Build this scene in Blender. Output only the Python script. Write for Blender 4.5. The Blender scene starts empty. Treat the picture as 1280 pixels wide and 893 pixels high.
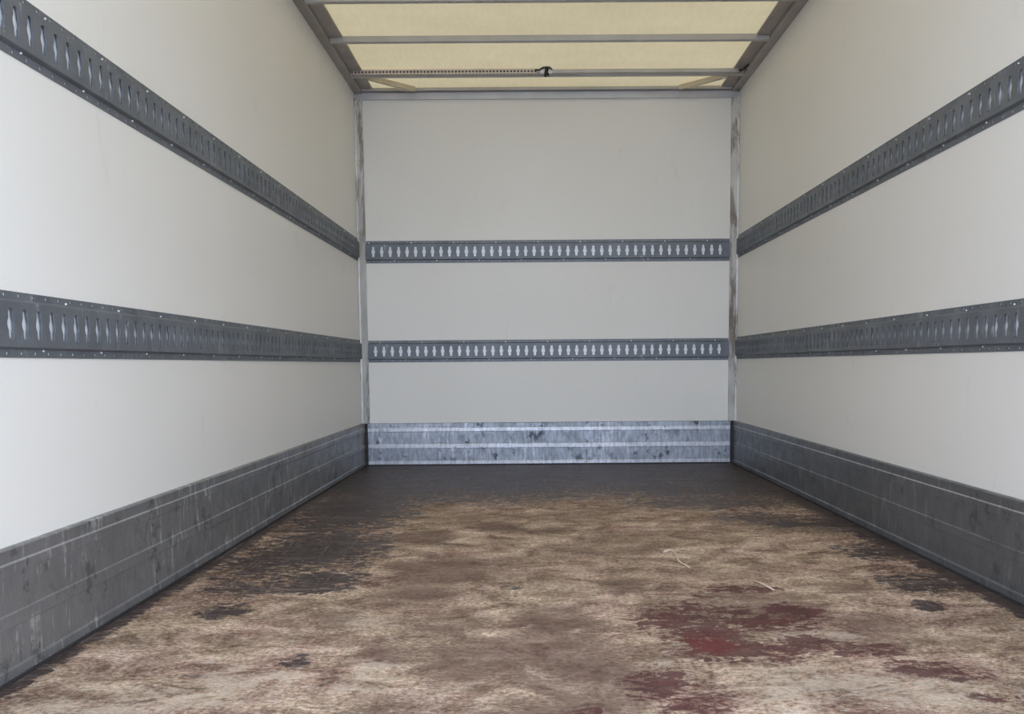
import bpy, bmesh, math, random
import numpy as np
from mathutils import Matrix, Vector

random.seed(7)
S = bpy.context.scene
C = S.collection

# ------------------------------------------------------------------ camera
cam_d = bpy.data.cameras.new('camera')
cam = bpy.data.objects.new('camera', cam_d)
C.objects.link(cam)
cam_d.sensor_fit = 'HORIZONTAL'
cam_d.sensor_width = 36.0
cam_d.lens = 1116.945 / 1280 * 36.0
cam_d.shift_x = (640 - 669.58) / 1280
cam_d.shift_y = (555.03 - 446.5) / 1280
cam_d.clip_start = 0.01
r_ = Vector((0.999964, -0.003585, -0.00767))
u_ = Vector((0.007957, 0.088401, 0.996053))
f_ = Vector((0.002893, 0.996079, -0.088426))
m = Matrix.Identity(4)
for i in range(3):
    m[i][0], m[i][1], m[i][2] = r_[i], u_[i], -f_[i]
m[0][3], m[1][3], m[2][3] = -0.1061, 0.0, 0.6562
cam.matrix_world = m
S.camera = cam

# ------------------------------------------------------------------ light
SKY = 3.0
W = bpy.data.worlds.new('overcast_sky')
S.world = W
W.use_nodes = True
wn = W.node_tree
_tc = wn.nodes.new('ShaderNodeTexCoord'); _sx = wn.nodes.new('ShaderNodeSeparateXYZ')
_mr = wn.nodes.new('ShaderNodeMapRange'); _mc = wn.nodes.new('ShaderNodeMix'); _mc.data_type = 'RGBA'
wn.links.new(_tc.outputs['Generated'], _sx.inputs[0]); wn.links.new(_sx.outputs[0], _mr.inputs[0])
_mr.inputs[1].default_value = -1; _mr.inputs[2].default_value = 1
wn.links.new(_mr.outputs[0], _mc.inputs[0])          # overcast, brighter towards the right of the vehicle
_mc.inputs[6].default_value = (0.63, 0.72, 0.90, 1); _mc.inputs[7].default_value = (0.90, 1.02, 1.24, 1)
wn.links.new(_mc.outputs[2], wn.nodes['Background'].inputs[0])
_ab = wn.nodes.new('ShaderNodeMath'); _ab.operation = 'ABSOLUTE'
wn.links.new(_sx.outputs[2], _ab.inputs[0])
_el = wn.nodes.new('ShaderNodeMapRange')              # hazy bright horizon, duller zenith
_el.inputs[1].default_value = 0; _el.inputs[2].default_value = .55
_el.inputs[3].default_value = SKY * 1.75; _el.inputs[4].default_value = SKY * .88
wn.links.new(_ab.outputs[0], _el.inputs[0]); wn.links.new(_el.outputs[0], wn.nodes['Background'].inputs[1])
S.view_settings.view_transform = 'Standard'
S.view_settings.look = 'None'
S.view_settings.gamma = 1.0
S.view_settings.use_curve_mapping = False
S.view_settings.exposure = 0.24

# ------------------------------------------------------------------ dimensions
H = 1.225          # half the inner width
Y0 = 0.75          # open rear end of the box
D = 5.875          # headboard
ZC = 2.41          # roof skin
SP = 0.05469       # slot pitch of the lashing rails
SK = 0.277         # kick plate height

# ------------------------------------------------------------------ material helpers
class NT:
    def __init__(s, name):
        s.m = bpy.data.materials.new(name)
        s.m.use_nodes = True
        s.t = s.m.node_tree
        s.b = s.t.nodes['Principled BSDF']
        s.out = s.t.nodes['Material Output']
    def n(s, typ, **k):
        x = s.t.nodes.new(typ)
        for a, v in k.items():
            if a.startswith('i_'):
                x.inputs[a[2:].replace('_', ' ')].default_value = v
            else:
                setattr(x, a, v)
        return x
    def l(s, a, b):
        s.t.links.new(a, b)
    def co(s, scale=(1, 1, 1), kind='Object'):
        if not hasattr(s, 'tc'):
            s.tc = s.n('ShaderNodeTexCoord')
        mp = s.n('ShaderNodeMapping')
        mp.inputs['Scale'].default_value = scale
        s.l(s.tc.outputs[kind], mp.inputs[0])
        return mp.outputs[0]
    def noise(s, scale, vec, detail=4, rough=.55, dist=0):
        x = s.n('ShaderNodeTexNoise')
        x.inputs['Scale'].default_value = scale
        x.inputs['Detail'].default_value = detail
        x.inputs['Roughness'].default_value = rough
        x.inputs['Distortion'].default_value = dist
        s.l(vec, x.inputs['Vector'])
        return x.outputs[0]
    def ramp(s, v, stops):
        x = s.n('ShaderNodeValToRGB')
        e = x.color_ramp.elements
        while len(e) < len(stops):
            e.new(.5)
        for el, (p, c) in zip(e, stops):
            el.position = p
            el.color = (c, c, c, 1) if isinstance(c, (int, float)) else (*c, 1)
        s.l(v, x.inputs[0])
        return x.outputs[0]
    def math(s, op, a, b=None, clamp=False):
        x = s.n('ShaderNodeMath', operation=op, use_clamp=clamp)
        for i, v in enumerate((a, b)):
            if v is None: continue
            if isinstance(v, (int, float)): x.inputs[i].default_value = v
            else: s.l(v, x.inputs[i])
        return x.outputs[0]
    def mix(s, fac, a, b, blend='MIX'):
        x = s.n('ShaderNodeMix', data_type='RGBA', blend_type=blend)
        for sock, v in ((x.inputs[0], fac), (x.inputs[6], a), (x.inputs[7], b)):
            if isinstance(v, (int, float)): sock.default_value = v
            elif isinstance(v, tuple): sock.default_value = (*v, 1)
            else: s.l(v, sock)
        return x.outputs[2]
    def col(s, c): s.l(c, s.b.inputs['Base Color'])
    def bump(s, h, strength=.2, dist=.002):
        x = s.n('ShaderNodeBump')
        x.inputs['Strength'].default_value = strength
        x.inputs['Distance'].default_value = dist
        s.l(h, x.inputs['Height'])
        s.l(x.outputs[0], s.b.inputs['Normal'])
    def set(s, rough=None, metal=None, spec=None):
        if rough is not None: s.b.inputs['Roughness'].default_value = rough
        if metal is not None: s.b.inputs['Metallic'].default_value = metal
        if spec is not None: s.b.inputs['Specular IOR Level'].default_value = spec

def mat_wall():
    k = NT('painted_wall_panel')
    v = k.co()
    base = k.ramp(k.noise(1.3, v, 3), [(.3, (.82, .80, .745)), (.7, (.85, .832, .785))])
    # thin handling scuffs
    sc = k.ramp(k.noise(9, k.co((1, 1, .35)), 6, .7, 1.2), [(.60, 0.0), (.67, 1.0)])
    gate = k.ramp(k.noise(1.7, v, 2), [(.47, 0.0), (.60, 1.0)])
    f = k.math('MULTIPLY', k.math('MULTIPLY', sc, gate), .16)
    k.col(k.mix(f, base, (.52, .50, .48)))
    k.set(.42, 0, .35)
    k.bump(k.noise(5, v, 3), .08, .004)
    return k.m

def mat_alu(name, lo, hi, streak=.5, light=(.7, .72, .75), dark=(.06, .065, .075), rough=.42, metal=.75, spots=.55, fine_amt=1.0, run=.06):
    k = NT(name)
    v = k.co()
    base = k.ramp(k.noise(2.5, v, 5, .65), [(.3, lo), (.7, hi)])
    # vertical runs and scratches
    sv = k.co((1, 1, run))
    st = k.ramp(k.noise(34, sv, 6, .7), [(.535, 0.0), (.60, 1.0)])
    g = k.ramp(k.noise(3.2, v, 6, .75), [(.46, 0.0), (.54, 1.0)])
    c = k.mix(k.math('MULTIPLY', k.math('MULTIPLY', st, g), streak), base, light)
    # dark scuffs
    dk = k.ramp(k.noise(15, k.co((1, 1, .8)), 8, .75), [(.545, 0.0), (.585, 1.0)])
    g2 = k.ramp(k.noise(3.1, k.co((1.3, 1, 1)), 4, .7), [(.42, 0.0), (.55, 1.0)])
    fine = k.noise(55, k.co((1, 1, .3)), 6, .75)
    c = k.mix(fine_amt, c, k.ramp(fine, [(.38, .72), (.5, 1.0), (.62, 1.25)]), 'MULTIPLY')
    c = k.mix(k.math('MULTIPLY', k.math('MULTIPLY', dk, g2), spots), c, dark)
    k.col(c)
    k.set(rough, metal)
    k.l(k.ramp(k.noise(14, v, 4), [(.3, rough - .1), (.7, rough + .12)]), k.b.inputs['Roughness'])
    k.bump(k.noise(60, v, 3), .12, .001)
    return k.m

def mat_rail():
    k = NT('grey_galvanised_rail')
    v = k.co()
    base = k.ramp(k.noise(7, v, 5, .65), [(.3, (.125, .137, .155)), (.7, (.195, .21, .232))])
    sc = k.ramp(k.noise(30, k.co((1, 1, .4)), 6, .75), [(.58, 0.0), (.65, 1.0)])
    g = k.ramp(k.noise(2.4, v, 2), [(.46, 0.0), (.58, 1.0)])
    k.col(k.mix(k.math('MULTIPLY', k.math('MULTIPLY', sc, g), .5), base, (.5, .5, .5)))
    k.set(.5, .35)
    return k.m

def mat_backing():
    k = NT('bright_zinc_backing')
    k.col(k.ramp(k.noise(20, k.co(), 3), [(.3, (.84, .86, .88)), (.7, (.90, .92, .94))]))
    k.set(.4, .1)
    return k.m

def mat_roof():
    k = NT('translucent_roof_sheet')
    v = k.co()
    c = k.ramp(k.noise(1.2, k.co((1, 2.2, 1)), 4, .6), [(.3, (.695, .565, .325)), (.7, (.785, .640, .375))])
    fib = k.noise(55, k.co((1, .2, 1)), 3)
    c = k.mix(.10, c, k.ramp(fib, [(.3, (.6, .48, .30)), (.7, (.98, .82, .56))]))
    t = k.n('ShaderNodeBsdfTranslucent')
    d = k.n('ShaderNodeBsdfDiffuse')
    k.l(c, t.inputs[0]); k.l(c, d.inputs[0])
    mx = k.n('ShaderNodeMixShader')
    mx.inputs[0].default_value = ROOF_T
    k.l(d.outputs[0], mx.inputs[1]); k.l(t.outputs[0], mx.inputs[2])
    k.l(mx.outputs[0], k.out.inputs[0])
    return k.m

def mat_simple(name, col, rough=.5, metal=0, var=.15, scale=20):
    k = NT(name)
    a = tuple(x * (1 - var) for x in col); b = tuple(min(1, x * (1 + var)) for x in col)
    k.col(k.ramp(k.noise(scale, k.co(), 4), [(.3, a), (.7, b)]))
    k.set(rough, metal)
    return k.m

def mat_trim_dirty():
    # aluminium corner angle: brown glue and dirt smears, bare and pale in places
    k = NT('dirty_corner_angle')
    base = k.ramp(k.noise(9, k.co((1, 1, .5)), 4), [(.3, (.52, .52, .52)), (.7, (.74, .74, .74))])
    d = k.ramp(k.noise(16, k.co((1, 1, .22)), 6, .7), [(.46, 0.0), (.56, 1.0)])
    g = k.ramp(k.noise(1.25, k.co(), 1), [(.42, 0.0), (.55, 1.0)])
    zz = k.n('ShaderNodeSeparateXYZ'); k.l(k.co(), zz.inputs[0])
    g = k.math('MAXIMUM', g, k.ramp(k.math('MULTIPLY', zz.outputs[2], .4), [(.575, .0), (.60, .8)]))
    k.col(k.mix(k.math('MULTIPLY', k.math('MULTIPLY', d, g), .8), base, (.16, .125, .10)))
    k.set(.5, .3)
    return k.m

def mat_floor():
    k = NT('worn_plywood_floor')
    obj = k.co()
    at = {}
    for nm in ('film', 'brown', 'red', 'vivid', 'pale'):
        a = k.n('ShaderNodeAttribute', attribute_name=nm)
        at[nm] = a.outputs['Fac']
    # plies run across the vehicle; wear is torn and ragged at every size
    n1 = k.noise(6.5, k.co((1, 1.35, 1)), 10, .76, .6)
    n2 = k.noise(24, k.co((1, 1.7, 1)), 8, .78, .6)
    n3 = k.noise(85, k.co((1, 1.2, 1)), 5, .75)
    n4 = k.noise(13, k.co((1, 1.6, 1)), 9, .82, 1.0)
    big = k.noise(1.9, k.co((1, 1.3, 1)), 6, .62, .3)
    hue = k.noise(3.3, k.co((1.2, 1, 1)), 5, .6)
    wood = k.ramp(n1, [(.38, (.155, .098, .068)), (.46, (.35, .250, .175)), (.53, (.52, .385, .275)), (.62, (.72, .57, .43))])
    pink = k.ramp(n1, [(.38, (.16, .085, .066)), (.46, (.35, .225, .17)), (.53, (.52, .365, .28)), (.62, (.72, .55, .44))])
    c = k.mix(k.ramp(hue, [(.45, 0.0), (.60, 1.0)]), wood, pink)
    c = k.mix(k.ramp(big, [(.46, 0.0), (.57, .50)]), c, (.22, .150, .105))
    c = k.mix(1.0, c, k.ramp(n3, [(.38, (.45, .44, .43)), (.5, (1, 1, 1)), (.62, (1.5, 1.48, 1.46))]), 'MULTIPLY')
    # torn splinters, darker and lighter
    sp = k.ramp(n2, [(.55, 0.0), (.60, 1.0)])
    c = k.mix(k.math('MULTIPLY', sp, .55), c, (.17, .115, .095))
    sl = k.ramp(k.noise(31, k.co((1.1, 2.0, 1)), 8, .80, .8), [(.545, 0.0), (.60, 1.0)])
    c = k.mix(k.math('MULTIPLY', sl, .50), c, (.72, .63, .54))
    def mask(name, w=(2.4, 1.6, .9), lo=.46, hi=.58, amp=1.0):
        s_ = k.math('MULTIPLY', k.math('SUBTRACT', n1, .5), w[0])
        s_ = k.math('ADD', s_, k.math('MULTIPLY', k.math('SUBTRACT', n4, .5), w[1]))
        s_ = k.math('ADD', s_, k.math('MULTIPLY', k.math('SUBTRACT', n2, .5), w[2]))
        env = k.math('MULTIPLY', at[name], 2.2, True)
        s_ = k.math('ADD', k.math('MULTIPLY', at[name], amp), k.math('MULTIPLY', s_, env))
        return k.ramp(s_, [(lo, 0.0), (hi, 1.0)])
    soft = k.noise(6, k.co((1, 1.5, 1)), 8, .7, .5)
    bs = k.math('ADD', at['brown'], k.math('MULTIPLY', k.math('SUBTRACT', soft, .5), 1.8))
    bs = k.math('MULTIPLY', bs, k.math('MULTIPLY', at['brown'], 3, True))
    bm_ = k.math('MULTIPLY', k.ramp(bs, [(.12, 0.0), (.60, .78)]), k.ramp(n1, [(.42, 1.0), (.62, .78)]))
    c = k.mix(bm_, c, k.mix(k.ramp(n2, [(.35, 0.0), (.65, 1.0)]), (.075, .043, .033), (.27, .180, .135)))
    # faint brown everywhere the wear is deeper
    pal = k.mix(k.ramp(n2, [(.35, 0.0), (.65, 1.0)]), (.42, .32, .24), (.74, .63, .52))
    c = k.mix(k.math('MULTIPLY', mask('pale', (3.4, 3.4, 2.0), .40, .80), .55), c, pal)
    rm = mask('red', (3.0, 4.2, 3.0), .30, .50)
    redc = k.mix(k.ramp(n4, [(.35, 0.0), (.62, 1.0)]), (.040, .015, .018), (.115, .033, .036))
    c = k.mix(k.math('MULTIPLY', rm, .86), c, redc)
    vm = k.math('MULTIPLY', k.ramp(k.math('ADD', at['vivid'], k.math('MULTIPLY', k.math('SUBTRACT', n4, .5), 1.8)), [(.35, 0.0), (.95, 1.0)]), rm)
    c = k.mix(k.math('MULTIPLY', vm, .5), c, (.20, .034, .034))
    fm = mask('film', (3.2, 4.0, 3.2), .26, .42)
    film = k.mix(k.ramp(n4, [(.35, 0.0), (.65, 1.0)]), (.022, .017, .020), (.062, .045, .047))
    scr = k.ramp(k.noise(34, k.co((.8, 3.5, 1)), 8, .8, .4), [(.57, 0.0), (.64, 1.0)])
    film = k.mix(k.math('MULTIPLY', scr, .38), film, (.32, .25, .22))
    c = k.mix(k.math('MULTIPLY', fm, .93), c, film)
    # long drag scratches through the film
    s1 = k.ramp(k.noise(5, k.co((.7, 16, 1)), 5, .6, .6), [(.57, 0.0), (.60, 1.0)])
    s2 = k.ramp(k.noise(5, k.co((17, .8, 1)), 5, .6, .6), [(.61, 0.0), (.63, 1.0)])
    c = k.mix(k.math('MULTIPLY', k.math('MULTIPLY', k.math('MAXIMUM', s1, s2), fm), .42), c, (.30, .24, .21))
    # sheet joint across the vehicle
    sx = k.n('ShaderNodeSeparateXYZ'); k.l(obj, sx.inputs[0])
    wob = k.math('MULTIPLY', k.math('SUBTRACT', k.noise(3, obj, 4), .5), .02)
    jd = k.math('ABSOLUTE', k.math('SUBTRACT', k.math('ADD', sx.outputs[1], wob), 2.50))
    jm = k.ramp(jd, [(.0, 1.0), (.006, 0.0)])
    jx = k.ramp(sx.outputs[0], [(.0, .15), (.35, 1.0)])
    c = k.mix(k.math('MULTIPLY', k.math('MULTIPLY', jm, jx), .6), c, (.10, .05, .045))
    k.col(c)
    k.l(k.mix(fm, (.66, .66, .66), (.40, .40, .40)), k.b.inputs['Roughness'])
    k.set(None, 0, .13)
    h = k.math('ADD', k.math('MULTIPLY', n1, .8), k.math('MULTIPLY', n2, .9))
    h = k.math('ADD', h, k.math('MULTIPLY', n3, .35))
    k.bump(h, .6, .008)
    return k.m

ROOF_T = .20
M = {}
M['wall'] = mat_wall()
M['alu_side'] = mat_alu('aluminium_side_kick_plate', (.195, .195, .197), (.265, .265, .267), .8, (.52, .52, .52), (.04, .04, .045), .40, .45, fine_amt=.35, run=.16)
M['alu_right'] = mat_alu('aluminium_right_kick_plate', (.140, .143, .150), (.180, .183, .190), .3, (.40, .40, .40), (.04, .04, .045), .40, .45, fine_amt=.25, run=.16)  # darker than the left plate: its weaker light is in the colour
M['alu_back'] = mat_alu('aluminium_front_kick_plate', (.25, .275, .32), (.37, .40, .45), .5, (.62, .64, .70), (.04, .045, .06), .42, .5, spots=.9)  # paler and bluish: the reflected sky is put into the colour
M['alu_ridge'] = mat_alu('aluminium_polished_ridge', (.48, .50, .55), (.60, .62, .67), .2, (.85, .86, .9), (.2, .2, .22), .35, .5, spots=.5)
M['alu_side_glint'] = mat_alu('aluminium_side_ridge_glint', (.30, .30, .305), (.42, .42, .425), .4, (.6, .6, .6), (.06, .06, .06), .38, .45, fine_amt=.3, run=.16)
M['alu_roof'] = mat_simple('dull_roof_aluminium', (.37, .335, .31), .5, .4, .12, 9)
M['alu_bow'] = mat_simple('pale_roof_bow_aluminium', (.50, .485, .48), .45, .35, .08, 6)
M['header'] = mat_simple('header_aluminium', (.55, .55, .57), .45, .35, .1, 5)
M['trim'] = mat_trim_dirty()
M['rail'] = mat_rail()
M['backing'] = mat_backing()
M['roof'] = mat_roof()
M['rivet'] = mat_simple('bright_rivet', (.80, .80, .80), .3, .4, .08, 40)
M['black'] = mat_simple('black_rubber', (.02, .02, .022), .6, 0, .2, 30)
M['cream'] = mat_simple('cream_painted_brace', (.62, .55, .41), .5, 0, .08, 8)
M['steel_bar'] = mat_simple('dull_brownish_steel_tube', (.58, .52, .48), .45, .3, .08, 20)
M['white_plastic'] = mat_simple('white_plastic', (.85, .85, .85), .4, 0, .03, 20)
M['core'] = mat_simple('tube_inside_shade', (.07, .055, .05), .7, 0, .2, 30)  # dark filling added for the shade inside the perforated tube
M['straw'] = mat_simple('dry_straw', (.62, .52, .38), .7, 0, .15, 60)
M['asphalt'] = mat_simple('yard_asphalt', (.22, .22, .22), .9, 0, .2, 30)
M['floor'] = mat_floor()
M['joint'] = mat_simple('dark_sealant', (.03, .028, .03), .7, 0, .2, 30)

# ------------------------------------------------------------------ mesh helpers
def link(name, bm, mats, parent=None, smooth=False):
    me = bpy.data.meshes.new(name)
    bmesh.ops.recalc_face_normals(bm, faces=bm.faces[:])
    bm.to_mesh(me); bm.free()
    for mm in (mats if isinstance(mats, (list, tuple)) else [mats]):
        me.materials.append(mm)
    if smooth:
        for p in me.polygons: p.use_smooth = True
    o = bpy.data.objects.new(name, me)
    C.objects.link(o)
    if parent: o.parent = parent
    return o

def structure(o, label=None):
    o['kind'] = 'structure'
    if label: o['label'] = label
    return o

def tag(o, label, cat, group=None):
    o['label'] = label; o['category'] = cat
    if group: o['group'] = group
    return o

def empty(name, loc=(0, 0, 0)):
    o = bpy.data.objects.new(name, None)
    C.objects.link(o); o.location = loc
    o.empty_display_size = .1
    return o

def box(bm, a, b, mi=0):
    x0, y0, z0 = a; x1, y1, z1 = b
    v = [bm.verts.new(p) for p in ((x0, y0, z0), (x1, y0, z0), (x1, y1, z0), (x0, y1, z0), (x0, y0, z1), (x1, y0, z1), (x1, y1, z1), (x0, y1, z1))]
    for q in ((0, 3, 2, 1), (4, 5, 6, 7), (0, 1, 5, 4), (1, 2, 6, 5), (2, 3, 7, 6), (3, 0, 4, 7)):
        f = bm.faces.new([v[i] for i in q]); f.material_index = mi

def extrude_profile(bm, pts, fn, t0, t1, seg_mat=None, cap=True):
    """pts: closed 2-D profile; fn(t, a, b) -> world point."""
    A = [bm.verts.new(fn(t0, *p)) for p in pts]
    B = [bm.verts.new(fn(t1, *p)) for p in pts]
    n = len(pts)
    for i in range(n):
        j = (i + 1) % n
        f = bm.faces.new((A[i], A[j], B[j], B[i]))
        if seg_mat: f.material_index = seg_mat[i]
    if cap:
        bm.faces.new(A[::-1]); bm.faces.new(B)

def tube(bm, pts, rad, n=8, close=True):
    pts = [Vector(p) for p in pts]
    rings = []
    for i, p in enumerate(pts):
        d = (pts[min(i + 1, len(pts) - 1)] - pts[max(i - 1, 0)]).normalized()
        a = d.cross(Vector((0, 0, 1)))
        if a.length < .1: a = d.cross(Vector((1, 0, 0)))
        a.normalize(); b = d.cross(a)
        rr = rad[i] if isinstance(rad, (list, tuple)) else rad
        rings.append([bm.verts.new(p + (a * math.cos(t) + b * math.sin(t)) * rr) for t in [2 * math.pi * k / n for k in range(n)]])
    for r0, r1 in zip(rings, rings[1:]):
        for k in range(n):
            bm.faces.new((r0[k], r0[(k + 1) % n], r1[(k + 1) % n], r1[k]))
    if close:
        bm.faces.new(rings[0][::-1]); bm.faces.new(rings[-1])

def obox(bm, p0, p1, w, h):
    """rectangular bar from p0 to p1, w across (horizontal), h upward."""
    p0, p1 = Vector(p0), Vector(p1)
    d = (p1 - p0).normalized(); s = d.cross(Vector((0, 0, 1))).normalized(); u = s.cross(d)
    v = [bm.verts.new(p + s * a * w / 2 + u * b * h / 2) for p in (p0, p1) for a, b in ((-1, -1), (1, -1), (1, 1), (-1, 1))]
    for q in ((0, 1, 2, 3), (7, 6, 5, 4), (0, 4, 5, 1), (1, 5, 6, 2), (2, 6, 7, 3), (3, 7, 4, 0)):
        bm.faces.new([v[i] for i in q])

# ------------------------------------------------------------------ outside ground
bm = bmesh.new(); box(bm, (-15, -20, -1.12), (15, 12, -1.0))
structure(link('ground', bm, M['asphalt']))

# ------------------------------------------------------------------ floor with its stains
BL = {
 'film': [(-0.93, 4.11, 0.255, 0.685, 1), (-0.87, 3.17, 0.215, 0.39, 0.9), (-1.01, 2.97, 0.135, 0.27, 0.8), (-0.77, 2.69, 0.148, 0.132, 0.8), (-0.98, 2.62, 0.108, 0.116, 0.6), (-0.94, 2.36, 0.065, 0.071, 0.8), (-0.93, 4.66, 0.253, 0.359, 0.7), (0.85, 3.75, 0.201, 0.157, 0.6), (1.14, 3.6, 0.161, 0.181, 0.8), (0.93, 3.61, 0.129, 0.109, 0.8), (1.09, 3.06, 0.137, 0.157, 0.6), (1.06, 2.6, 0.14, 0.134, 0.7), (0.96, 2.36, 0.047, 0.048, 0.9), (-0.64, 1.94, 0.032, 0.043, 0.8), (-0.84, 1.86, 0.024, 0.03, 0.5), (-0.17, 2.59, 0.033, 0.028, 0.6), (0.77, 4.2, 0.45, 0.22, 0.7)],
 'brown': [(-0.42, 2.82, 0.154, 0.201, 1), (-0.44, 2.52, 0.115, 0.134, 0.7), (-0.53, 3.38, 0.108, 0.144, 0.9), (-0.23, 3.57, 0.113, 0.125, 0.8), (-0.18, 2.97, 0.108, 0.099, 0.3), (-0.06, 2.12, 0.115, 0.266, 1), (0.01, 1.79, 0.114, 0.206, 0.9), (-0.24, 1.93, 0.132, 0.16, 0.8), (-0.45, 1.98, 0.073, 0.079, 0.6), (-0.03, 3.48, 0.126, 0.118, 0.5), (0.16, 2.61, 0.071, 0.116, 0.7), (-0.31, 2.24, 0.123, 0.142, 0.5), (0.26, 3.09, 0.195, 0.107, 0.3), (0.74, 2.14, 0.116, 0.163, 0.6), (0.88, 2.07, 0.094, 0.122, 0.3), (0.81, 2.56, 0.116, 0.074, 0.5), (-0.61, 2.31, 0.085, 0.076, 0.5), (-1.1, 2.12, 0.118, 0.096, 0.3), (-0.06, 1.65, 0.121, 0.118, 0.6), (0.52, 2.37, 0.192, 0.198, 0.5), (-0.91, 2.11, 0.117, 0.064, 0.3)],
 'red': [(0.31, 2.09, 0.08, 0.136, 1), (0.27, 2.25, 0.102, 0.13, 0.8), (0.47, 2.21, 0.11, 0.083, 0.8), (0.58, 2.29, 0.066, 0.082, 0.9), (0.36, 1.99, 0.136, 0.068, 0.85), (0.54, 2.04, 0.084, 0.054, 0.8), (0.65, 1.99, 0.082, 0.046, 0.7), (0.74, 1.86, 0.076, 0.045, 0.8), (0.79, 1.81, 0.05, 0.033, 0.6), (0.5, 2.55, 0.088, 0.032, 0.9), (0.16, 1.77, 0.073, 0.099, 0.75), (0.2, 1.67, 0.061, 0.057, 0.7), (0.0, 1.63, 0.042, 0.039, 0.6), (0.37, 2.48, 0.045, 0.044, 0.5), (0.41, 2.28, 0.083, 0.074, 0.6), (0.79, 1.7, 0.047, 0.034, 0.4)],
 'vivid': [(0.3, 2.05, 0.065, 0.096, 1), (0.56, 2.27, 0.052, 0.059, 0.5)],
 'pale': [(0.3, 2.18, 0.06, 0.048, 1), (0.51, 2.12, 0.081, 0.051, 1), (0.63, 2.09, 0.061, 0.044, 1), (0.53, 1.76, 0.273, 0.134, 0.8), (-0.85, 1.73, 0.256, 0.095, 0.7), (-0.73, 1.84, 0.136, 0.097, 0.7), (-0.83, 2.96, 0.076, 0.062, 1), (0.17, 1.9, 0.035, 0.042, 0.9), (0.18, 1.83, 0.042, 0.034, 0.7), (-0.12, 2.19, 0.03, 0.027, 0.8), (0.0, 2.15, 0.024, 0.026, 0.8), (0.1, 2.5, 0.136, 0.132, 0.3), (-0.03, 2.6, 0.141, 0.19, 0.25), (-0.51, 2.24, 0.103, 0.071, 0.5), (0.71, 2.72, 0.367, 0.125, 0.25), (-0.47, 1.84, 0.084, 0.145, 0.6), (0.57, 3.22, 0.347, 0.174, 0.25)],
}
nx, ny = 160, 300
xs = np.linspace(-H, H, nx + 1); ys = np.linspace(Y0, D, ny + 1)
XX, YY = np.meshgrid(xs, ys)
co = np.stack([XX.ravel(), YY.ravel(), np.zeros(XX.size)], 1)
idx = np.arange((nx + 1) * (ny + 1)).reshape(ny + 1, nx + 1)
faces = np.stack([idx[:-1, :-1].ravel(), idx[:-1, 1:].ravel(), idx[1:, 1:].ravel(), idx[1:, :-1].ravel()], 1).tolist()
n0 = len(co)
ex = [(-H, Y0, -.03), (H, Y0, -.03), (H, D, -.03), (-H, D, -.03)]
verts = co.tolist() + ex
faces += [[n0 + 3, n0 + 2, n0 + 1, n0], list(range(0, nx + 1))[::-1] + [n0, n0 + 1]]
me = bpy.data.meshes.new('floor')
me.from_pydata(verts, [], faces)
X, Y = XX.ravel(), YY.ravel()
for nm, L in BL.items():
    v = np.zeros(X.size)
    for cx, cy, rx, ry, s in L:
        g_ = 1.45 if nm == 'red' else 1.25
        q = np.sqrt(((X - cx) / (rx * g_)) ** 2 + ((Y - cy) / (ry * g_)) ** 2)
        v = np.maximum(v, s * np.clip(1.25 - q, 0, 1))
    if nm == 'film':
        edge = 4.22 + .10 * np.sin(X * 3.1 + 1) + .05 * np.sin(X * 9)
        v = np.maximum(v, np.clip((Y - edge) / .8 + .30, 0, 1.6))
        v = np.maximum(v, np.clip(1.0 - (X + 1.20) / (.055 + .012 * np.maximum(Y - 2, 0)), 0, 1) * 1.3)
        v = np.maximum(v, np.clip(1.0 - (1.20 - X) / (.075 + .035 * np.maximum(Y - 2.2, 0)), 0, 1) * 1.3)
    a = me.attributes.new(nm, 'FLOAT', 'POINT')
    a.data.foreach_set('value', np.concatenate([v, np.zeros(4)]).astype(np.float32))
me.materials.append(M['floor'])
o = bpy.data.objects.new('floor', me); C.objects.link(o); structure(o)

# ------------------------------------------------------------------ walls and roof
T = .03
bm = bmesh.new(); box(bm, (-H - T, Y0, -.05), (-H, D + T, ZC + .04)); structure(link('wall_left', bm, M['wall']))
bm = bmesh.new(); box(bm, (H, Y0, -.05), (H + T, D + T, ZC + .04)); structure(link('wall_right', bm, M['wall']))
bm = bmesh.new(); box(bm, (-H, D, -.05), (H, D + T, ZC + .04)); structure(link('wall_back', bm, M['wall']))
bm = bmesh.new()
f = bm.faces.new([bm.verts.new(p) for p in ((-H, Y0, ZC), (-H, D, ZC), (H, D, ZC), (H, Y0, ZC))])
structure(link('ceiling', bm, M['roof']))

# ------------------------------------------------------------------ kick plates (extruded aluminium)
#   (height, stand-off) outline from the floor up; ridges stand 4 mm proud
KP = [(0, .0), (0, .020), (.022, .020), (.028, .0175), (.109, .0175), (.112, .0200), (.138, .0200), (.142, .0175),
      (.219, .0175), (.222, .0200), (.244, .0200), (.248, .0175), (SK - .003, .0175), (SK, .013), (SK, .0)]
KM = [0, 1, 1, 0, 1, 1, 1, 0, 1, 1, 1, 0, 0, 0, 0]      # plain / ridge faces
KS = [0, 0, 0, 0, 1, 0, 0, 0, 1, 0, 1, 0, 0, 0, 0]      # side plates are dull; edge highlights are a paler colour on the ridge bevels
for s, nm in ((-1, 'baseboard_left'), (1, 'baseboard_right')):
    bm = bmesh.new()
    # two profiles butt-jointed on the left side
    cuts = [Y0, 3.02, D - .035] if s < 0 else [Y0, D - .035]
    for a, b in zip(cuts, cuts[1:]):
        extrude_profile(bm, KP, lambda t, z, w: (s * (H - w), t, z + .002), a + (.001 if a > Y0 else 0), b - .001, KS)
    structure(link(nm, bm, [M['alu_side'] if s < 0 else M['alu_right'], M['alu_side_glint']]))
bm = bmesh.new()
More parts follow.
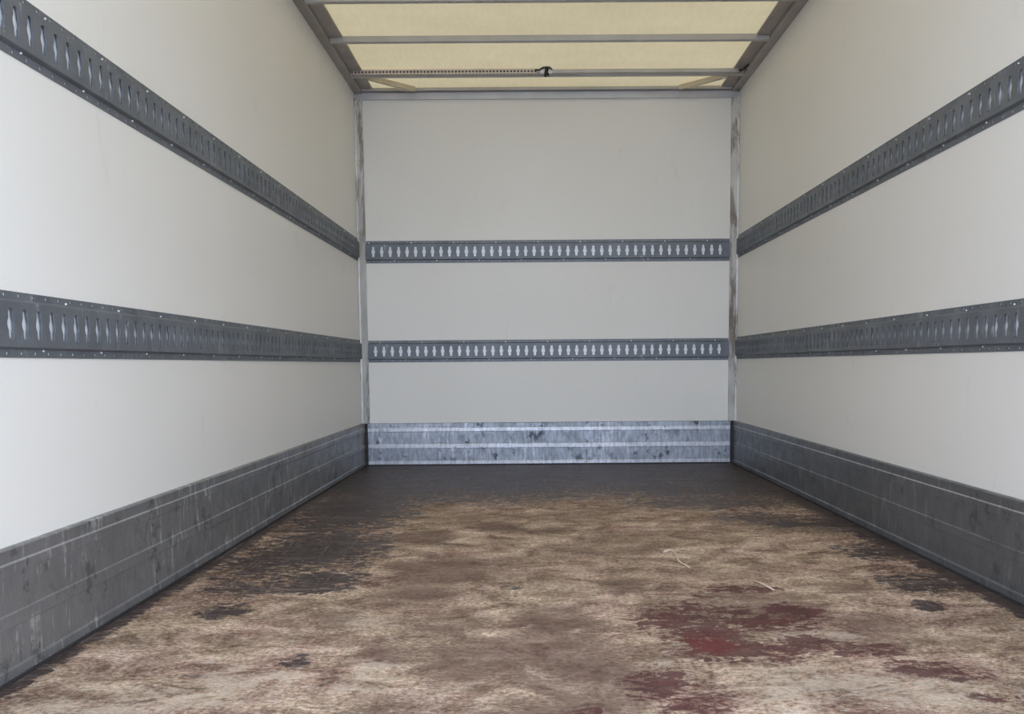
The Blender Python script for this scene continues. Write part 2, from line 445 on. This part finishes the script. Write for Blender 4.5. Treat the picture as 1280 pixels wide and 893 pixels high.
extrude_profile(bm, KP, lambda t, z, w: (t, D - w, z + .002), -H + .034, H - .034, KM)
structure(link('baseboard_back', bm, [M['alu_back'], M['alu_ridge']]))
# dark sealing strips: in the two corners and along the floor edges
k = 1
for s in (-1, 1):
    bm = bmesh.new()
    box(bm, (min(s * (H - .033), s * (H - .001)), D - .033, .001), (max(s * (H - .033), s * (H - .001)), D - .001, SK))
    structure(link('trim_%d' % k, bm, M['joint'])); k += 1
    bm = bmesh.new()
    box(bm, (min(s * (H - .027), s * (H - .0215)), Y0, .0005), (max(s * (H - .027), s * (H - .0215)), D - .035, .006))
    structure(link('trim_%d' % k, bm, M['joint'])); k += 1
bm = bmesh.new(); box(bm, (-H + .034, D - .028, .0005), (H - .034, D - .0215, .007))
structure(link('trim_%d' % k, bm, M['joint'])); k += 1

# ------------------------------------------------------------------ corner angles, header, roof side rails
for s in (-1, 1):
    bm = bmesh.new()
    P = [(0, 0), (0, .046), (.004, .047), (.012, .045), (.040, .018), (.047, .010), (.047, 0)]
    zs_ = [SK + .003, .66, .672, .835, .847, 1.29, 1.30, 1.49, 1.50, 2.345]
    extrude_profile(bm, P, lambda t, a, b: (s * (H - a), D - b, t), zs_[0], zs_[-1])
    o = link('trim_%d' % k, bm, M['trim']); structure(o); k += 1
    # rivet heads on the angle
bm = bmesh.new()
box(bm, (-H + .001, D - .016, 2.343), (H - .001, D - .001, 2.386))
structure(link('trim_%d' % k, bm, M['header'])); k += 1
bm = bmesh.new()
box(bm, (-H + .05, D - .05, 2.389), (H - .05, D - .001, 2.3995)); box(bm, (-H + .05, D - .05, 2.3995), (H - .05, D - .045, 2.425 - .02))
structure(link('trim_%d' % k, bm, M['alu_bow'])); k += 1
for s in (-1, 1):
    bm = bmesh.new()
    P = [(.0, 2.378), (.046, 2.378), (.050, 2.382), (.050, 2.399), (.117, 2.401), (.120, 2.4085), (0, 2.4085)]
    extrude_profile(bm, P, lambda t, a, z: (s * (H - a), t, z), Y0, D - .002)
    structure(link('trim_%d' % k, bm, M['alu_roof'])); k += 1

# ------------------------------------------------------------------ lashing rails
RH = .142
def slot_outline(hh=.033, we=.0092, wm=.0138):
    """keyhole slot: narrow ends, round middle. returns points around centre."""
    pts = []
    zs2 = [-hh, -hh + .004, -hh + .010, -.0145, -.011, -.006, 0, .006, .011, .0145, hh - .010, hh - .004, hh]
    ws = [we * .45, we * .95, we, we, we * 1.15, wm * .93, wm, wm * .93, we * 1.15, we, we, we * .95, we * .45]
    R_ = [(w, z) for z, w in zip(zs2, ws)]
    L_ = [(-w, z) for z, w in zip(zs2, ws)][::-1]
    return R_ + L_
SLOT = slot_outline()
DOT = [(.0046 * math.cos(a), .0046 * math.sin(a)) for a in [2 * math.pi * (i + .5) / 8 for i in range(8)]]

def rect_hit(dx, dz, hw, z0, z1):
    t = 1e9
    if dx > 0: t = min(t, hw / dx)
    if dx < 0: t = min(t, -hw / dx)
    if dz > 0: t = min(t, z1 / dz)
    if dz < 0: t = min(t, z0 / dz)
    return dx * t, dz * t

def cell(bm, F, cu, cv, hw, v0, v1, w, hole, depth):
    """rectangular plate cell centred on (cu, cv) with a hole through it."""
    inner, outer = [], []
    corners = [(hw, v1 - cv), (-hw, v1 - cv), (-hw, v0 - cv), (hw, v0 - cv)]
    hole = sorted(hole, key=lambda p: math.atan2(p[1], p[0]))
    items = [(math.atan2(p[1], p[0]), 0, p) for p in hole] + [(math.atan2(p[1], p[0]), 1, p) for p in corners]
    items.sort(key=lambda q: (q[0], q[1]))
    hv = {p: bm.verts.new(F(cu + p[0], cv + p[1], w)) for p in hole}
    hb = {p: bm.verts.new(F(cu + p[0], cv + p[1], w - depth)) for p in hole}
    ov = []
    for a, kd, p in items:
        q = p if kd else rect_hit(p[0], p[1], hw, v0 - cv, v1 - cv)
        ov.append((kd, p, bm.verts.new(F(cu + q[0], cv + q[1], w))))
    n = len(ov)
    cur = None
    for kd, p, v in ov:
        if kd == 0: cur = p
    for i in range(n):
        kd, p, v = ov[i]
        kd2, p2, v2 = ov[(i + 1) % n]
        if kd == 0: cur = p
        if kd2 == 0:
            bm.faces.new((hv[cur], v, v2, hv[p2])) if hv[cur] is not hv[p2] else None
        else:
            bm.faces.new((hv[cur], v, v2))
    m_ = len(hole)
    for i in range(m_):
        a, b = hole[i], hole[(i + 1) % m_]
        f = bm.faces.new((hv[a], hv[b], hb[b], hb[a])); f.material_index = 0

def lashing_rail(F, u0, u1, slots, label, tops, bots, slot=None, dot=None, rr=.0028):
    """F(u, v, w) maps along, up, out of the wall to world."""
    root = empty('lashing_rail', F((u0 + u1) / 2, 0, 0))
    inv = Vector(root.location)
    G = lambda u, v, w: Vector(F(u, v, w)) - inv
    bm = bmesh.new()
    wf, wr = .003, .0145
    a0, a1, b0, b1 = .018, .023, .119, .126
    # slotted face and pierced flanges, one cell for each slot
    hw = SP / 2
    for u in slots:
        cell(bm, G, u, .071, hw, a1, b0, wr, slot or SLOT, .004)
        cell(bm, G, u - hw * 0, .009, hw, 0, a0, wf, dot or DOT, .0027)
        cell(bm, G, u - hw * 0, .134, hw, b1, RH, wf, dot or DOT, .0027)
    e0, e1 = slots[0] - hw, slots[-1] + hw
    def quad(ua, va, wa, ub, vb, wb):
        q = [G(ua, va, wa), G(ub, va, wa), G(ub, vb, wb), G(ua, vb, wb)]
        bm.faces.new([bm.verts.new(p) for p in q])
    for ua, ub in ((u0, e0), (e1, u1)):
        if ub - ua > 1e-4:
            quad(ua, a1, wr, ub, b0, wr); quad(ua, 0, wf, ub, a0, wf); quad(ua, b1, wf, ub, RH, wf)
    quad(u0, a0, wf, u1, a1, wr); quad(u0, b0, wr, u1, b1, wf)
    quad(u0, 0, 0.0002, u1, 0, wf); quad(u0, RH, wf, u1, RH, 0.0002)
    for u in (u0, u1):      # end closures
        pts = [(0, 0.0002), (0, wf), (a0, wf), (a1, wr), (b0, wr), (b1, wf), (RH, wf), (RH, 0.0002)]
        bm.faces.new([bm.verts.new(G(u, p, w)) for p, w in pts])
    bmesh.ops.remove_doubles(bm, verts=bm.verts[:], dist=.00005)
    link('slotted_channel', bm, M['rail'], root)
    bm = bmesh.new()        # galvanised back of the channel
    q = [(u0 + .004, .024), (u1 - .004, .024), (u1 - .004, RH - .024), (u0 + .004, RH - .024)]
    A = [bm.verts.new(G(u, v, .0004)) for u, v in q]; B = [bm.verts.new(G(u, v, .0048)) for u, v in q]
    bm.faces.new(A[::-1]); bm.faces.new(B)
    for i in range(4): bm.faces.new((A[i], A[(i + 1) % 4], B[(i + 1) % 4], B[i]))
    bk = link('back_plate', bm, M['backing'], root); bk['label'] = 'bright galvanised plate seen through the slots'
    # rivets
    proto = None
    for L, vv in ((tops, .1285), (bots, .0155)):
        for u in L:
            if proto is None:
                bm = bmesh.new()
                bmesh.ops.create_uvsphere(bm, u_segments=10, v_segments=6, radius=rr)
                rv = link('rivet', bm, M['rivet'], root, True); proto = rv
            else:
                rv = proto.copy(); C.objects.link(rv); rv.parent = root
            rv.location = G(u, vv, .0055)
    tag(root, label, 'lashing rail', 'slotted steel lashing rails on the walls')
    return root

def phase_slots(u_ref, lo, hi):
    k0 = math.ceil((lo + SP / 2 - u_ref) / SP); k1 = math.floor((hi - SP / 2 - u_ref) / SP)
    return [u_ref + i * SP for i in range(k0, k1 + 1)]
def fix(u_ref, k, lo, hi):
    a = u_ref + k * SP
    while a - 5 * SP > lo + .01: a -= 5 * SP
    out = []
    while a < hi - .01:
        if a > lo + .01: out.append(a)
        a += 5 * SP
    return out
YE = D - .048
for side, z0, ref, kt, kb, lab in (
        (-1, .6795, 1.9133, -.5, 2.5, 'dark grey slotted lashing rail along the left wall, lower of the two, near eye level'),
        (-1, 1.3278, 2.0534, 1.5, 4.5, 'dark grey slotted lashing rail high on the left wall, upper of the two'),
        (1, .6825, 2.4472, .5, 3.5, 'dark grey slotted lashing rail along the right wall, lower of the two'),
        (1, 1.3317, 2.4745, .5, 3.5, 'dark grey slotted lashing rail high on the right wall, upper of the two')):
    lashing_rail(lambda u, v, w, s=side, z=z0: (s * (H - w), u, z + v), Y0 + .01, YE, phase_slots(ref, Y0 + .012, YE - .002), lab,
                 fix(ref, kt, Y0, YE), fix(ref, kb, Y0, YE))
for z0, ua, ub, kt, kb, lab in (
        (.677, -1.1272, 1.1136, .5, 3.5, 'grey slotted lashing rail across the front bulkhead, lower of the two'),
        (1.317, -1.1302, 1.1135, 4.5, 2.5, 'grey slotted lashing rail across the front bulkhead, upper of the two')):
    p = (ub - ua) / 41
    lashing_rail(lambda u, v, w, z=z0: (u, D - w, z + v), -H + .049, H - .049, [ua + i * p for i in range(42)] if abs(p - SP) < 1e-5 else [-.0075 + (i - 20.5) * SP for i in range(42)], lab,
                 fix(ua, kt, -H + .05, H - .05), fix(ua, kb, -H + .05, H - .05), slot_outline(.0325, .0078, .0122),
                 [(x * .4, y * .4) for x, y in DOT], .0052)

# ------------------------------------------------------------------ roof bows
def roof_bow(y, label):
    bm = bmesh.new()
    P = [(-.014, 2.378), (.014, 2.378), (.016, 2.381), (.016, 2.4085), (-.016, 2.4085), (-.016, 2.381)]
    P = [(a, z - 2.378) for a, z in P]
    extrude_profile(bm, P, lambda t, a, z: (t, a, z), -H + .0505, H - .0505)
    o = link('roof_bow', bm, M['alu_bow'])
    o.location = (0, y, 2.378)
    return tag(o, label, 'roof bow', 'aluminium bows under the roof')
roof_bow(4.425, 'aluminium roof bow at the very top edge of the picture')
roof_bow(4.957, 'plain pale aluminium roof bow crossing the yellow roof, second from the top edge')
roof_bow(5.535, 'aluminium roof bow right behind the telescopic bar, closest to the front bulkhead')

# ------------------------------------------------------------------ diagonal roof braces
for s, lab in ((-1, 'cream diagonal roof brace in the left front corner of the roof'), (1, 'cream diagonal roof brace in the right front corner of the roof')):
    bm = bmesh.new()
    a = Vector((s * 1.085, 5.570, 2.390)); b = Vector((s * .835, 5.795, 2.386))
    obox(bm, a, b, .022, .030)
    bmesh.ops.bevel(bm, geom=bm.edges[:], offset=.002, segments=1, affect='EDGES')
    o = link('roof_brace', bm, M['cream'])
    tag(o, lab, 'brace', 'diagonal braces in the front roof corners')

# ------------------------------------------------------------------ telescopic load bar stowed under the roof
BY, BZ = 5.490, 2.3915
root = empty('load_bar', (0, BY, BZ))
bm = bmesh.new()
# outer perforated tube: a channel with a row of holes in its near face and in its underside
hs = .0275 / 2
xa, xb = -1.172, -.055
pit = .0205
n = int((xb - xa) / pit)
HOLE = [(.0064 * math.cos(a), .0064 * math.sin(a)) for a in [2 * math.pi * (i + .5) / 10 for i in range(10)]]
for i in range(n):
    cx = xa + pit * (i + .5)
    cell(bm, lambda u, v, w: (u, -w, v), cx, 0, pit / 2, -hs, hs, hs, HOLE, .002)
    cell(bm, lambda u, v, w: (u, v, -w), cx, 0, pit / 2, -hs, hs, hs, HOLE, .002)
xe = xa + pit * n
for q in (((xa, hs, -hs), (xe, hs, -hs), (xe, hs, hs), (xa, hs, hs)), ((xa, -hs, hs), (xe, -hs, hs), (xe, hs, hs), (xa, hs, hs)),
          ((xa, -hs, -hs), (xa, hs, -hs), (xa, hs, hs), (xa, -hs, hs)), ((xe, -hs, -hs), (xe, hs, -hs), (xe, hs, hs), (xe, -hs, hs))):
    bm.faces.new([bm.verts.new(p) for p in q])
bmesh.ops.remove_doubles(bm, verts=bm.verts[:], dist=.00005)
o = link('perforated_tube', bm, M['steel_bar'], root)
bc = bmesh.new(); box(bc, (xa + .002, -.0112, -.0112), (xe - .001, .0112, .0112)); link('tube_shade_fill', bc, M['core'], root)['label'] = 'added dark filling that stands for the shade behind the holes'
o['label'] = 'tube with a row of holes'
bm = bmesh.new()
box(bm, (xe + .001, -.011, -.011), (1.135, .011, .011)); bmesh.ops.bevel(bm, geom=bm.edges[:], offset=.002, segments=1, affect='EDGES')
o = link('inner_tube', bm, M['alu_bow'], root); o['label'] = 'plain smooth tube'
bm = bmesh.new()
box(bm, (1.135, -.015, -.0135), (1.172, .015, .0135)); bmesh.ops.bevel(bm, geom=bm.edges[:], offset=.003, segments=2, affect='EDGES')
o = link('end_foot', bm, M['alu_roof'], root)
# catch in the middle
cx = -.0095
bm = bmesh.new()
box(bm, (cx - .036, -.022, -.017), (cx + .036, -.0145, .017)); bmesh.ops.bevel(bm, geom=bm.edges[:], offset=.003, segments=2, affect='EDGES')
cp = link('clamp_plate', bm, M['white_plastic'], root); cp['label'] = 'white plate behind the black lever'
bm = bmesh.new()
tube(bm, [(cx - .006, -.028, -.030), (cx - .002, -.032, -.014), (cx + .002, -.034, .004), (cx + .004, -.030, .022)], [.005, .009, .010, .005], 10)
tube(bm, [(cx + .006, -.030, -.012), (cx + .009, -.028, -.027)], [.005, .003], 8)
tube(bm, [(cx + .004, -.031, .020), (cx - .018, -.029, .010), (cx - .034, -.027, .002), (cx - .054, -.024, .002)], [.005, .004, .0035, .004], 8)
tube(bm, [(cx + .004, -.031, .020), (cx + .018, -.029, .010), (cx + .028, -.026, .002)], [.005, .0035, .003], 8)
for v in bm.verts: v.co = Vector((cx + (v.co.x - cx) * 1.25, v.co.y, v.co.z * 1.3))
lv = link('lever', bm, M['black'], root, True); lv['label'] = 'black two-armed lever'
tag(root, 'telescopic load bar under the roof, half perforated, with black lever in the middle', 'load bar')
# black rubber catch at the bar's right end
bm = bmesh.new()
tube(bm, [(0, 0, -.004), (.010, -.006, -.010), (.022, -.010, -.004), (.030, -.012, .006), (.040, -.020, .011), (.050, -.05, .012)], [.006, .007, .006, .005, .004, .003], 8)
o = link('rubber_hook', bm, M['black'], None, True); o.location = (1.128, 5.440, 2.384)
tag(o, 'small black rubber hook by the right end of the telescopic roof bar', 'hook')

# ------------------------------------------------------------------ litter on the floor
bm = bmesh.new()
tube(bm, [(.345, 3.053, .004), (.365, 3.078, .007), (.377, 3.06, .009), (.379, 2.987, .006), (.372, 2.913, .004), (.393, 2.819, .003)], [.003, .004, .004, .0035, .003, .002], 7)
for v in bm.verts: v.co -= Vector((.37, 2.95, 0))
o = link('twig', bm, M['straw'], None, True); o.location = (.37, 2.95, 0)
tag(o, 'thin curled twig lying on the floor right of the middle', 'twig')
bm = bmesh.new()
tube(bm, [(.553, 2.632, .004), (.565, 2.600, .006), (.575, 2.565, .005), (.585, 2.525, .003)], [.002, .003, .003, .002], 7)
for v in bm.verts: v.co -= Vector((.57, 2.57, 0))
o = link('straw', bm, M['straw'], None, True); o.location = (.57, 2.57, 0)
tag(o, 'short pale straw on the floor beside the thin red streak at the joint', 'straw')
